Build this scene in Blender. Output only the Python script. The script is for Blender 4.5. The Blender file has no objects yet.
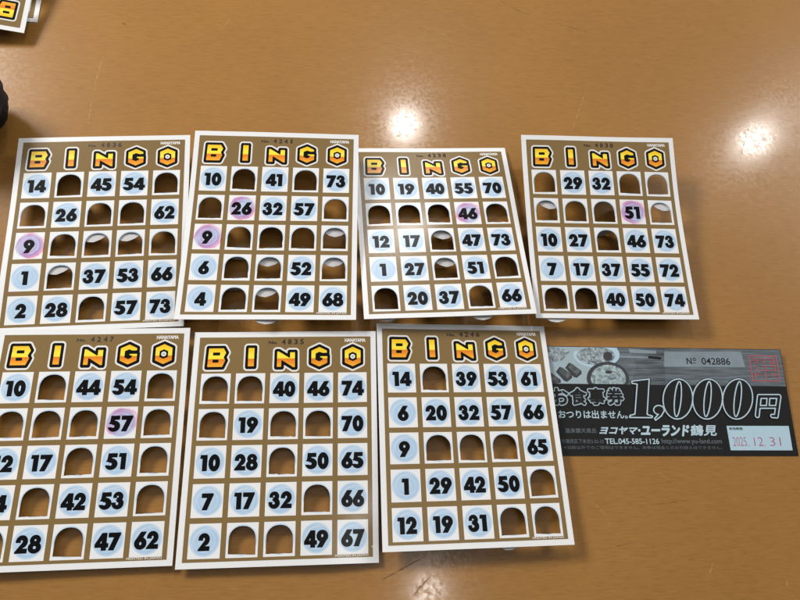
import bpy, math, random
import numpy as np
from mathutils import Matrix, Vector
from mathutils.geometry import delaunay_2d_cdt

scene = bpy.context.scene
COL = scene.collection

# ------------------------------------------------------------------ camera
cam_data = bpy.data.cameras.new('camera')
cam = bpy.data.objects.new('camera', cam_data)
COL.objects.link(cam)
LIFT = 0.0016            # how far the propped-up cards stand off the table
CAM_H = 0.427786 + LIFT
CAM_R = [[0.994871, -0.012386, -0.100396], [-0.025009, 0.931549, -0.362755], [0.098016, 0.363406, 0.926461]]
cam.matrix_world = Matrix.Translation((0, 0, CAM_H)) @ Matrix(CAM_R).to_4x4()
cam_data.sensor_fit = 'HORIZONTAL'
cam_data.sensor_width = 36.0
cam_data.lens = 651.2625 / 800 * 36.0
cam_data.clip_start = 0.01
cam_data.clip_end = 50.0
scene.camera = cam

# ------------------------------------------------------------------ world: soft light of the room
world = bpy.data.worlds.new('World')
scene.world = world
world.use_nodes = True
wbg = world.node_tree.nodes['Background']
wbg.inputs['Strength'].default_value = 0.60
_wn = world.node_tree
_tc = _wn.nodes.new('ShaderNodeTexCoord')
_sp = _wn.nodes.new('ShaderNodeSeparateXYZ')
_wn.links.new(_tc.outputs['Generated'], _sp.inputs[0])
_rz = _wn.nodes.new('ShaderNodeValToRGB')          # bright walls and windows low down, dim ceiling overhead
for _e, (_p, _c) in zip([_rz.color_ramp.elements[0], _rz.color_ramp.elements[1], _rz.color_ramp.elements.new(0.35), _rz.color_ramp.elements.new(0.62)],
                        ((0.0, (0.75, 0.80, 0.86, 1)), (1.0, (0.02, 0.02, 0.02, 1)), (0.22, (0.90, 0.94, 0.98, 1)), (0.48, (0.14, 0.14, 0.14, 1)))):
    _e.position = _p
    _e.color = _c
_wn.links.new(_sp.outputs['Z'], _rz.inputs[0])
_ry = _wn.nodes.new('ShaderNodeMapRange')          # the side where the viewer sits is darker
_ry.inputs['From Min'].default_value = -0.6
_ry.inputs['From Max'].default_value = 0.5
_ry.inputs['To Min'].default_value = 0.06
_ry.inputs['To Max'].default_value = 1.3
_wn.links.new(_sp.outputs['Y'], _ry.inputs['Value'])
_mx = _wn.nodes.new('ShaderNodeVectorMath')
_mx.operation = 'SCALE'
_wn.links.new(_rz.outputs[0], _mx.inputs[0])
_wn.links.new(_ry.outputs[0], _mx.inputs['Scale'])
_wn.links.new(_mx.outputs[0], wbg.inputs['Color'])

# ------------------------------------------------------------------ ceiling lamps of the room, plus one added fill lamp
def ceiling_or_fill_lamp(name, loc, power, size, color=(1.0, 0.975, 0.94)):
    ld = bpy.data.lights.new(name, 'AREA')
    ld.shape = 'DISK'
    ld.size = size
    ld.energy = power
    ld.color = color
    o = bpy.data.objects.new(name, ld)
    COL.objects.link(o)
    o.location = loc
    return o
ceiling_or_fill_lamp('ceiling_or_fill_lamp', (0.218, 1.279, 1.30), 4.0, 0.078)
ceiling_or_fill_lamp('ceiling_or_fill_lamp', (1.981, 1.790, 2.0), 8.5, 0.13)
ceiling_or_fill_lamp('ceiling_or_fill_lamp', (0.333, -0.125, 2.0), 1.6, 0.10)
ceiling_or_fill_lamp('ceiling_or_fill_lamp', (-1.75, 1.55, 1.45), 112, 1.10)
ceiling_or_fill_lamp('ceiling_or_fill_lamp', (2.9, 1.60, 1.80), 58, 1.50)  # added fill lamp out of view, lightens the shadows on the right

scene.view_settings.view_transform = 'Standard'
scene.view_settings.look = 'None'
scene.view_settings.exposure = 0.10
scene.view_settings.gamma = 1.0
scene.view_settings.use_curve_mapping = False
scene.render.engine = 'CYCLES'
scene.cycles.use_denoising = True

# ------------------------------------------------------------------ pixel of the 800x600 frame -> point on a level plane (layout of the printed ticket)
F_PX = 651.2625
def ray_to_plane(px, py, z=0.0):
    d = Matrix(CAM_R) @ Vector(((px - 400) / F_PX, -(py - 300) / F_PX, -1))
    t = (z - CAM_H) / d.z
    return (d.x * t, d.y * t)

# ------------------------------------------------------------------ materials
def new_mat(name):
    m = bpy.data.materials.new(name)
    m.use_nodes = True
    nt = m.node_tree
    return m, nt, nt.nodes['Principled BSDF']
def nd(nt, typ, **kw):
    n = nt.nodes.new(typ)
    for k, v in kw.items():
        setattr(n, k, v)
    return n
def mth(nt, op, a, b=None, c=None):
    n = nt.nodes.new('ShaderNodeMath')
    n.operation = op
    for i, x in enumerate((a, b, c)):
        if x is None:
            continue
        if isinstance(x, (int, float)):
            n.inputs[i].default_value = x
        else:
            nt.links.new(x, n.inputs[i])
    return n.outputs[0]
def mixc(nt, fac, a, b):
    n = nt.nodes.new('ShaderNodeMix')
    n.data_type = 'RGBA'
    for idx, x in ((0, fac), (6, a), (7, b)):
        if isinstance(x, (int, float)):
            n.inputs[idx].default_value = x
        elif isinstance(x, tuple):
            n.inputs[idx].default_value = (*x, 1) if len(x) == 3 else x
        else:
            nt.links.new(x, n.inputs[idx])
    return n.outputs[2]
def ramp(nt, fac, stops, interp='LINEAR'):
    n = nt.nodes.new('ShaderNodeValToRGB')
    cr = n.color_ramp
    cr.interpolation = interp
    while len(cr.elements) < len(stops):
        cr.elements.new(0.5)
    for e, (p, c) in zip(cr.elements, stops):
        e.position = p
        e.color = (*c, 1) if len(c) == 3 else c
    nt.links.new(fac, n.inputs[0])
    return n.outputs[0]
def noise(nt, vec, scale, detail=3, rough=0.5, dist=0.0):
    n = nt.nodes.new('ShaderNodeTexNoise')
    n.inputs['Scale'].default_value = scale
    n.inputs['Detail'].default_value = detail
    n.inputs['Roughness'].default_value = rough
    n.inputs['Distortion'].default_value = dist
    if vec is not None:
        nt.links.new(vec, n.inputs['Vector'])
    return n
def mapping(nt, vec, scale=(1, 1, 1), rot=(0, 0, 0), loc=(0, 0, 0)):
    n = nt.nodes.new('ShaderNodeMapping')
    n.inputs['Scale'].default_value = scale
    n.inputs['Rotation'].default_value = rot
    n.inputs['Location'].default_value = loc
    nt.links.new(vec, n.inputs['Vector'])
    return n.outputs[0]
def objco(nt):
    return nt.nodes.new('ShaderNodeTexCoord').outputs['Object']
def uvco(nt):
    return nt.nodes.new('ShaderNodeTexCoord').outputs['UV']

def paper(name, color, rough=0.4, spec=0.4, vary=0.06, scale=300):
    m, nt, b = new_mat(name)
    n = noise(nt, objco(nt), scale, 4, 0.6)
    d = tuple(c * (1 - vary) for c in color)
    nt.links.new(mixc(nt, n.outputs['Fac'], d, color), b.inputs['Base Color'])
    b.inputs['Roughness'].default_value = rough
    b.inputs['Specular IOR Level'].default_value = spec
    bp = nd(nt, 'ShaderNodeBump')
    bp.inputs['Strength'].default_value = 0.06
    bp.inputs['Distance'].default_value = 0.0004
    nt.links.new(n.outputs['Fac'], bp.inputs['Height'])
    nt.links.new(bp.outputs['Normal'], b.inputs['Normal'])
    return m

M_WHITE = paper('white_card_stock', (0.82, 0.82, 0.82), 0.25, 0.45)
M_BACK = paper('grey_card_back', (0.66, 0.65, 0.65), 0.7, 0.15, 0.18, 500)
M_UNDER = paper('dull_grey_board', (0.22, 0.20, 0.18), 0.8, 0.1)
M_BROWN = paper('brown_gold_print', (0.228, 0.143, 0.048), 0.21, 0.38, 0.12, 500)
M_BLACK = paper('black_print', (0.0035, 0.003, 0.0035), 0.24, 0.14)
M_WINK = paper('white_print', (0.80, 0.78, 0.74), 0.26, 0.4)
M_SERIAL = paper('dark_brown_ink', (0.030, 0.017, 0.008), 0.5, 0.3, 0.3, 1500)
M_GREYDOT = paper('grey_print', (0.30, 0.32, 0.34), 0.4, 0.4)

def make_letter_fill():
    m, nt, b = new_mat('yellow_orange_print')
    sep = nd(nt, 'ShaderNodeSeparateXYZ')
    nt.links.new(objco(nt), sep.inputs[0])
    t = mth(nt, 'DIVIDE', mth(nt, 'SUBTRACT', sep.outputs['Y'], 0.0488), 0.0132)
    nt.links.new(ramp(nt, t, [(0.0, (0.92, 0.44, 0.020)), (0.20, (0.86, 0.30, 0.010)), (0.40, (0.72, 0.19, 0.008)),
                              (0.44, (0.96, 0.76, 0.03)), (0.60, (0.98, 0.78, 0.05)), (0.80, (0.94, 0.63, 0.02)), (1.0, (0.88, 0.50, 0.012))]), b.inputs['Base Color'])
    b.inputs['Roughness'].default_value = 0.24
    b.inputs['Specular IOR Level'].default_value = 0.42
    return m
M_LETTER = make_letter_fill()

def make_cell():
    m, nt, b = new_mat('white_square_blue_ball_print')
    uv = uvco(nt)
    sep = nd(nt, 'ShaderNodeSeparateXYZ')
    nt.links.new(uv, sep.inputs[0])
    x, y = sep.outputs['X'], sep.outputs['Y']
    def dist(cx, cy):
        return mth(nt, 'SQRT', mth(nt, 'ADD', mth(nt, 'POWER', mth(nt, 'SUBTRACT', x, cx), 2), mth(nt, 'POWER', mth(nt, 'SUBTRACT', y, cy), 2)))
    d = dist(0, 0)
    ball = ramp(nt, d, [(0.0, (0.47, 0.62, 0.76)), (0.38, (0.42, 0.58, 0.74)), (0.56, (0.36, 0.53, 0.73)), (0.66, (0.47, 0.62, 0.77)),
                        (0.74, (0.34, 0.51, 0.72)), (0.84, (0.40, 0.56, 0.75)), (0.92, (0.55, 0.68, 0.79)), (0.97, (0.80, 0.80, 0.80))])
    # printed highlight arcs on the upper left and lower right of the ball
    a = ramp(nt, dist(0.16, -0.18), [(0.86, (0, 0, 0)), (0.90, (1, 1, 1)), (1.0, (0.4, 0.4, 0.4)), (1.06, (0, 0, 0))])
    n = noise(nt, objco(nt), 220, 2)
    inside = mth(nt, 'LESS_THAN', d, 0.88)
    f = mth(nt, 'MULTIPLY', mth(nt, 'MULTIPLY', a, inside), 0.40)
    c = mixc(nt, f, ball, (0.74, 0.80, 0.84))
    c = mixc(nt, mth(nt, 'MULTIPLY', mth(nt, 'MULTIPLY', n.outputs['Fac'], inside), 0.30), c, (0.70, 0.77, 0.82))
    nt.links.new(c, b.inputs['Base Color'])
    b.inputs['Roughness'].default_value = 0.24
    b.inputs['Specular IOR Level'].default_value = 0.42
    return m
M_CELL = make_cell()

def make_ink():
    m = bpy.data.materials.new('pink_felt_pen_ink')
    m.use_nodes = True
    nt = m.node_tree
    nt.nodes.remove(nt.nodes['Principled BSDF'])
    out = nt.nodes['Material Output']
    uv = uvco(nt)
    sep = nd(nt, 'ShaderNodeSeparateXYZ')
    nt.links.new(uv, sep.inputs[0])
    n = noise(nt, objco(nt), 95, 2, 0.5)
    n2 = noise(nt, objco(nt), 420, 3, 0.6)
    n3 = noise(nt, objco(nt), 75, 2)
    r = mth(nt, 'SQRT', mth(nt, 'ADD', mth(nt, 'POWER', sep.outputs['X'], 2), mth(nt, 'POWER', sep.outputs['Y'], 2)))
    r = mth(nt, 'ADD', r, mth(nt, 'MULTIPLY', mth(nt, 'SUBTRACT', n.outputs['Fac'], 0.5), 0.42))
    r = mth(nt, 'ADD', r, mth(nt, 'MULTIPLY', mth(nt, 'SUBTRACT', n2.outputs['Fac'], 0.5), 0.10))
    W = (1, 1, 1)
    c = ramp(nt, r, [(0.0, (1.0, 0.94, 0.97)), (0.30, (1.0, 0.92, 0.96)), (0.40, (1.0, 0.70, 0.84)), (0.46, (1.0, 0.74, 0.86)), (0.48, (1.0, 0.88, 0.94)), (0.54, (1.0, 0.84, 0.92)),
                     (0.57, (1.0, 0.64, 0.80)), (0.66, (1.0, 0.68, 0.82)), (0.69, (1.0, 0.80, 0.89)), (0.73, (1.0, 0.60, 0.77)), (0.81, (1.0, 0.68, 0.80)), (0.85, W)])
    c = mixc(nt, ramp(nt, n3.outputs['Fac'], [(0.38, (0, 0, 0)), (0.62, (0.75, 0.75, 0.75))]), c, W)
    t = nd(nt, 'ShaderNodeBsdfTransparent')
    nt.links.new(c, t.inputs['Color'])
    nt.links.new(t.outputs[0], out.inputs['Surface'])
    return m
M_INK = make_ink()

def make_table():
    m, nt, b = new_mat('varnished_wood_laminate')
    co = objco(nt)
    g = mapping(nt, co, (12, 60, 1))
    n1 = noise(nt, g, 4.0, 6, 0.62, 0.3)
    n2 = noise(nt, mapping(nt, co, (34, 260, 1)), 5.0, 4, 0.6)
    n3 = noise(nt, co, 9.0, 3, 0.5, 0.5)
    n4 = noise(nt, co, 420.0, 3, 0.6)
    c = ramp(nt, n1.outputs['Fac'], [(0.25, (0.305, 0.146, 0.036)), (0.5, (0.332, 0.160, 0.040)), (0.75, (0.356, 0.174, 0.044))])
    c = mixc(nt, mth(nt, 'MULTIPLY', n2.outputs['Fac'], 0.40), c, (0.255, 0.114, 0.023))
    c = mixc(nt, ramp(nt, n3.outputs['Fac'], [(0.40, (0, 0, 0)), (0.70, (0.35, 0.35, 0.35))]), c, (0.375, 0.184, 0.040))
    c = mixc(nt, mth(nt, 'MULTIPLY', n4.outputs['Fac'], 0.16), c, (0.25, 0.12, 0.035))
    pore = noise(nt, mapping(nt, co, (110, 900, 1)), 1.0, 3, 0.6)
    c = mixc(nt, ramp(nt, pore.outputs['Fac'], [(0.52, (0, 0, 0)), (0.72, (0.42, 0.42, 0.42))]), c, (0.20, 0.085, 0.017))
    c = mixc(nt, ramp(nt, pore.outputs['Fac'], [(0.30, (0.22, 0.22, 0.22)), (0.46, (0, 0, 0))]), c, (0.42, 0.215, 0.055))
    nt.links.new(c, b.inputs['Base Color'])
    # worn varnish: dull gloss with fine pits and rub marks
    sp = noise(nt, co, 1100.0, 2, 0.6)
    sp2 = noise(nt, co, 330.0, 3, 0.65, 0.6)
    k = ramp(nt, sp2.outputs['Fac'], [(0.42, (0, 0, 0)), (0.66, (1, 1, 1))])
    vo = nd(nt, 'ShaderNodeTexVoronoi', feature='DISTANCE_TO_EDGE')
    vo.inputs['Scale'].default_value = 130
    nt.links.new(mapping(nt, co, (1, 1, 1), (0, 0, 0.6)), vo.inputs['Vector'])
    ln = ramp(nt, vo.outputs['Distance'], [(0.0, (1, 1, 1)), (0.05, (0, 0, 0))])
    smear = noise(nt, mapping(nt, co, (1, 2.5, 1), (0, 0, 0.5)), 14, 4, 0.6, 1.0)
    b.inputs['Roughness'].default_value = 0.30
    b.inputs['Specular IOR Level'].default_value = 0.14
    b.inputs['Coat Weight'].default_value = 0.36
    rg = mth(nt, 'ADD', mth(nt, 'ADD', 0.050, mth(nt, 'MULTIPLY', k, 0.10)), mth(nt, 'MULTIPLY', smear.outputs['Fac'], 0.09))
    nt.links.new(rg, b.inputs['Coat Roughness'])
    bp = nd(nt, 'ShaderNodeBump')
    bp.inputs['Strength'].default_value = 0.04
    bp.inputs['Distance'].default_value = 0.00012
    h = mth(nt, 'ADD', mth(nt, 'ADD', mth(nt, 'MULTIPLY', ln, -0.35), sp.outputs['Fac']), mth(nt, 'MULTIPLY', sp2.outputs['Fac'], 1.2))
    nt.links.new(h, bp.inputs['Height'])
    nt.links.new(bp.outputs['Normal'], b.inputs['Normal'])
    nt.links.new(bp.outputs['Normal'], b.inputs['Coat Normal'])
    return m
M_TABLE = make_table()

def make_fabric():
    m, nt, b = new_mat('black_woven_nylon')
    co = objco(nt)
    w1 = nd(nt, 'ShaderNodeTexWave')
    w1.inputs['Scale'].default_value = 420
    nt.links.new(co, w1.inputs['Vector'])
    n = noise(nt, co, 60, 4, 0.6)
    nt.links.new(mixc(nt, n.outputs['Fac'], (0.006, 0.006, 0.008), (0.018, 0.018, 0.022)), b.inputs['Base Color'])
    b.inputs['Roughness'].default_value = 0.7
    b.inputs['Specular IOR Level'].default_value = 0.3
    bp = nd(nt, 'ShaderNodeBump')
    bp.inputs['Strength'].default_value = 0.5
    bp.inputs['Distance'].default_value = 0.0006
    nt.links.new(mth(nt, 'ADD', w1.outputs['Fac'], mth(nt, 'MULTIPLY', n.outputs['Fac'], 2.0)), bp.inputs['Height'])
    nt.links.new(bp.outputs['Normal'], b.inputs['Normal'])
    return m
M_FABRIC = make_fabric()

# ------------------------------------------------------------------ 2D shapes -> meshes
def poly_sdf(pts, X, Y):
    pts = np.asarray(pts, float)
    d = np.full(X.shape, 1e9)
    inside = np.zeros(X.shape, bool)
    n = len(pts)
    for i in range(n):
        ax, ay = pts[i]
        bx, by = pts[(i + 1) % n]
        ex, ey = bx - ax, by - ay
        L = ex * ex + ey * ey + 1e-18
        t = np.clip(((X - ax) * ex + (Y - ay) * ey) / L, 0, 1)
        d = np.minimum(d, (X - ax - t * ex) ** 2 + (Y - ay - t * ey) ** 2)
        c = ((ay > Y) != (by > Y)) & (X < (bx - ax) * (Y - ay) / (by - ay + 1e-18) + ax)
        inside ^= c
    d = np.sqrt(d)
    return np.where(inside, -d, d)
def ell(cx, cy, rx, ry, X, Y):
    return (np.sqrt(((X - cx) / rx) ** 2 + ((Y - cy) / ry) ** 2) - 1) * min(rx, ry)
def cap(ax, ay, bx, by, r, X, Y):
    ex, ey = bx - ax, by - ay
    t = np.clip(((X - ax) * ex + (Y - ay) * ey) / (ex * ex + ey * ey + 1e-18), 0, 1)
    return np.sqrt((X - ax - t * ex) ** 2 + (Y - ay - t * ey) ** 2) - r

def simplify(pts, tol):
    pts = np.asarray(pts)
    if len(pts) < 8:
        return pts
    def rdp(a, b):
        keep = []
        stack = [(a, b)]
        while stack:
            i, j = stack.pop()
            if j - i < 2:
                continue
            p, q = pts[i], pts[j]
            e = q - p
            L = np.hypot(*e) + 1e-12
            seg = pts[i + 1:j]
            dd = np.abs((seg[:, 0] - p[0]) * e[1] - (seg[:, 1] - p[1]) * e[0]) / L
            k = int(dd.argmax())
            if dd[k] > tol:
                k += i + 1
                keep.append(k)
                stack += [(i, k), (k, j)]
        return keep
    m = len(pts) // 2
    ks = sorted({0, m, len(pts) - 1, *rdp(0, m), *rdp(m, len(pts) - 1)})
    return pts[ks]

def contour(field, x0, y0, step, tol):
    """closed loops of field = 0 (marching squares)"""
    Fm = field
    ny, nx = Fm.shape
    S = Fm < 0
    code = S[:-1, :-1] * 1 + S[:-1, 1:] * 2 + S[1:, 1:] * 4 + S[1:, :-1] * 8
    nxt = {}
    pos = {}
    def edge(kind, i, j):
        key = (kind, i, j)
        if key not in pos:
            if kind == 0:
                a, b = Fm[i, j], Fm[i, j + 1]
                t = a / (a - b)
                pos[key] = (x0 + (j + t) * step, y0 + i * step)
            else:
                a, b = Fm[i, j], Fm[i + 1, j]
                t = a / (a - b)
                pos[key] = (x0 + j * step, y0 + (i + t) * step)
        return key
    for i, j in zip(*np.nonzero((code != 0) & (code != 15))):
        c = int(code[i, j])
        B, R, T, L = (0, i, j), (1, i, j + 1), (0, i + 1, j), (1, i, j)
        segs = {1: [(L, B)], 2: [(B, R)], 3: [(L, R)], 4: [(R, T)], 5: [(L, T), (R, B)], 6: [(B, T)], 7: [(L, T)],
                8: [(T, L)], 9: [(T, B)], 10: [(B, L), (T, R)], 11: [(T, R)], 12: [(R, L)], 13: [(R, B)], 14: [(B, L)]}[c]
        for a, b in segs:
            nxt[edge(*a)] = edge(*b)
    loops = []
    while nxt:
        s, e = nxt.popitem()
        lp = [s]
        while e != s and e in nxt:
            lp.append(e)
            e = nxt.pop(e)
        if len(lp) > 5:
            loops.append(simplify([pos[k] for k in lp], tol))
    return loops

def tri_fill(loops, interior=()):
    """even-odd triangulation of closed loops, with optional interior points"""
    vs, es = [], []
    for lp in loops:
        b = len(vs)
        n = len(lp)
        vs += [Vector((float(p[0]), float(p[1]))) for p in lp]
        es += [(b + i, b + (i + 1) % n) for i in range(n)]
    vs += [Vector(p) for p in interior]
    v, e, f, *_ = delaunay_2d_cdt(vs, es, [], 0, 1e-8)
    V = np.array([(p.x, p.y) for p in v])
    T = np.array(f)
    Cn = V[T].mean(axis=1)
    ins = np.zeros(len(Cn), bool)
    for lp in loops:
        P = np.asarray(lp, float)
        Q = np.roll(P, -1, axis=0)
        for (ax, ay), (bx, by) in zip(P, Q):
            c = ((ay > Cn[:, 1]) != (by > Cn[:, 1])) & (Cn[:, 0] < (bx - ax) * (Cn[:, 1] - ay) / (by - ay + 1e-18) + ax)
            ins ^= c
    T = T[ins]
    # make every triangle face up
    a, b, c = V[T[:, 0]], V[T[:, 1]], V[T[:, 2]]
    ar = (b[:, 0] - a[:, 0]) * (c[:, 1] - a[:, 1]) - (b[:, 1] - a[:, 1]) * (c[:, 0] - a[:, 0])
    T = np.where(ar[:, None] < 0, T[:, ::-1], T)
    return V, T

class MB:
    """collects flat shapes (x, y, layer) with materials and links them as one mesh"""
    def __init__(self):
        self.v, self.f, self.mi, self.uv = [], [], [], []
        self.mats = []
    def slot(self, m):
        if m not in self.mats:
            self.mats.append(m)
        return self.mats.index(m)
    def flat(self, V, T, z, mat, uv=None):
        b = len(self.v)
        self.v += [(float(x), float(y), z) for x, y in V]
        self.uv += list(uv) if uv is not None else [(0.0, 0.0)] * len(V)
        k = self.slot(mat)
        for t in T:
            self.f.append(tuple(b + int(i) for i in t))
            self.mi.append(k)
    def raw(self, verts, faces, mat):
        b = len(self.v)
        self.v += [tuple(map(float, p)) for p in verts]
        self.uv += [(0.0, 0.0)] * len(verts)
        k = self.slot(mat)
        for t in faces:
            self.f.append(tuple(b + i for i in t))
            self.mi.append(k)
    def build(self, name, parent=None, warp=None, smooth=False):
        me = bpy.data.meshes.new(name)
        vs = [warp(*p) for p in self.v] if warp else self.v
        me.from_pydata(vs, [], self.f)
        for m in self.mats:
            me.materials.append(m)
        me.polygons.foreach_set('material_index', self.mi)
        if smooth:
            me.polygons.foreach_set('use_smooth', [True] * len(self.f))
        ul = me.uv_layers.new(name='UVMap')
        li = np.zeros(len(me.loops), int)
        me.loops.foreach_get('vertex_index', li)
        ul.data.foreach_set('uv', np.asarray(self.uv, float)[li].ravel())
        me.update()
        o = bpy.data.objects.new(name, me)
        COL.objects.link(o)
        if parent:
            o.parent = parent
        return o

def tag(o, label=None, cat=None, group=None, kind=None):
    for k, v in (('label', label), ('category', cat), ('group', group), ('kind', kind)):
        if v:
            o[k] = v
    return o

def grid_field(x0, x1, y0, y1, step):
    xs = np.arange(x0, x1 + step, step)
    ys = np.arange(y0, y1 + step, step)
    return np.meshgrid(xs, ys)

# ------------------------------------------------------------------ numerals (heavy geometric sans)
def digit_field(ch, X, Y):
    mx, mn = np.maximum, np.minimum
    P = lambda pts: poly_sdf(pts, X, Y)
    E = lambda *a: ell(*a, X, Y)
    if ch == '0':
        return mx(E(.34, .5, .35, .52), -E(.34, .5, .095, .29))
    if ch == '1':
        return P([(.15, 0), (.42, 0), (.42, 1), (.02, 1), (-.01, .80), (.15, .80)])
    if ch == '2':
        ring = mx(E(.32, .66, .33, .36), -E(.31, .67, .085, .125))
        ring = mx(ring, mn(.62 - Y, .37 - X))
        return mn(ring, P([(.40, .62), (.625, .52), (.32, .235), (.66, .235), (.66, 0), (-.02, 0), (-.02, .04)]))
    if ch == '3':
        a = mx(E(.31, .73, .29, .29), -E(.28, .735, .08, .09))
        b = mx(E(.31, .31, .345, .33), -E(.27, .31, .11, .11))
        u = mn(a, b)
        cut = P([(-.2, .36), (.27, .36), (.27, .44), (.2, .53), (.27, .6), (.27, .68), (-.2, .68)])
        return mx(u, -cut)
    if ch == '4':
        return mx(P([(.36, 1), (.63, 1), (.63, .39), (.75, .39), (.75, .18), (.63, .18), (.63, 0), (.37, 0), (.37, .18), (-.03, .18), (-.03, .36)]),
                  -P([(.375, .385), (.375, .66), (.215, .385)]))
    if ch == '5':
        a = P([(.09, 1), (.62, 1), (.62, .775), (.30, .775), (.29, .62), (.04, .50)])
        b = mx(E(.30, .325, .37, .345), -E(.24, .32, .125, .12))
        b = mx(b, -P([(-.2, .235), (.17, .235), (.24, .32), (.2, .46), (-.2, .55)]))
        return mn(a, b)
    if ch in '69':
        if ch == '9':
            X, Y = .70 - X, 1 - Y
        P2 = lambda pts: poly_sdf(pts, X, Y)
        ring = ell(.35, .33, .355, .35, X, Y)
        st = P2([(.36, 1), (.66, 1), (.43, .60), (.3, .4), (.01, .40), (.05, .50)])
        return mx(mn(ring, st), -ell(.355, .315, .095, .13, X, Y))
    if ch == '7':
        return P([(.0, 1), (.70, 1), (.70, .92), (.34, 0), (.05, 0), (.35, .765), (0, .765)])
    a = mx(E(.34, .73, .30, .29), -E(.34, .735, .085, .09))
    b = mx(E(.34, .30, .36, .325), -E(.34, .30, .115, .115))
    return mx(mn(E(.34, .73, .30, .29), E(.34, .30, .36, .325)), -mn(E(.34, .735, .085, .09), E(.34, .30, .115, .115)))
ADV = {'1': .56}
_dig = {}
def digit_mesh(ch):
    if ch not in _dig:
        st = 0.018
        X, Y = grid_field(-.12, .9, -.12, 1.12, st)
        lp = contour(digit_field(ch, X, Y) - 0.026, -.12, -.12, st, 0.004)
        _dig[ch] = tri_fill(lp)
    return _dig[ch]

# ------------------------------------------------------------------ title letters B I N G O (mm round the letter's own centre)
YS = 1.055
HEX = [(0, 6.3), (5.3, 3.9), (5.3, -3.9), (0, -6.3), (-5.3, -3.9), (-5.3, 3.9)]
LET = {
 'B': [[(-5.5, 5.9), (4.0, 5.9), (5.8, 2.9), (4.4, 0.1), (5.5, -1.8), (3.7, -6.0), (-5.9, -6.0)],
       [(-2.2, 2.7), (1.4, 2.7), (1.4, 1.6), (-2.2, 1.6)], [(-2.2, -1.6), (0.7, -1.6), (0.7, -2.7), (-2.2, -2.7)]],
 'I': [[(-2.2, 5.9), (2.2, 5.9), (2.2, -5.9), (-2.2, -5.9)]],
 'N': [[(-6.0, 3.9), (-4.4, 3.9), (1.9, 0.1), (1.9, 3.4), (5.6, 3.4), (5.8, -6.2), (4.2, -6.2), (-2.6, -2.1), (-2.6, -6.0), (-6.0, -6.0)]],
 'G': [[(5.0, 3.9), (0, 6.3), (-5.3, 3.9), (-5.3, -3.9), (0, -6.3), (5.3, -3.9), (5.3, 0.6), (0.2, 0.6), (0.2, -0.9), (1.6, -0.9), (1.5, -1.7), (0, -2.4), (-2.0, -1.6), (-2.0, 1.7), (0, 2.6), (2.2, 1.9), (5.0, 2.0)]],
 'O': [HEX],
}
_let = {}
def letter_layers(ch):
    if ch not in _let:
        st = 0.2
        X, Y = grid_field(-10, 10, -10.5, 10.5, st)
        f = poly_sdf(LET[ch][0], X, Y / YS)
        outer = f
        for h in LET[ch][1:]:
            f = np.maximum(f, -poly_sdf(h, X, Y / YS))
        out = []
        for off, src in ((2.35, outer), (1.30, outer), (-0.38, f)):
            out.append(tri_fill([p * 0.00107 for p in map(np.asarray, contour(src - off, -10, -10.5, st, 0.03))]))
        _let[ch] = out
    return _let[ch]

# ------------------------------------------------------------------ small writing from the built-in font
_txt = {}
def text_shape(s, bold=0.0, shear=0.0):
    key = (s, bold, shear)
    if key not in _txt:
        cu = bpy.data.curves.new('writing', 'FONT')
        cu.body = s
        cu.size = 1.0
        cu.offset = bold
        cu.shear = shear
        cu.resolution_u = 3
        cu.fill_mode = 'FRONT'
        o = bpy.data.objects.new('writing', cu)
        COL.objects.link(o)
        bpy.context.view_layer.update()
        dg = bpy.context.evaluated_depsgraph_get()
        me = bpy.data.meshes.new_from_object(o.evaluated_get(dg))
        V = np.array([(v.co.x, v.co.y) for v in me.vertices])
        me.calc_loop_triangles()
        T = np.array([tuple(t.vertices) for t in me.loop_triangles])
        a, b, c = V[T[:, 0]], V[T[:, 1]], V[T[:, 2]]
        ar = (b[:, 0] - a[:, 0]) * (c[:, 1] - a[:, 1]) - (b[:, 1] - a[:, 1]) * (c[:, 0] - a[:, 0])
        T = np.where(ar[:, None] < 0, T[:, ::-1], T)
        bpy.data.objects.remove(o)
        bpy.data.curves.remove(cu)
        bpy.data.meshes.remove(me)
        _txt[key] = (V, T)
    return _txt[key]
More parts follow.
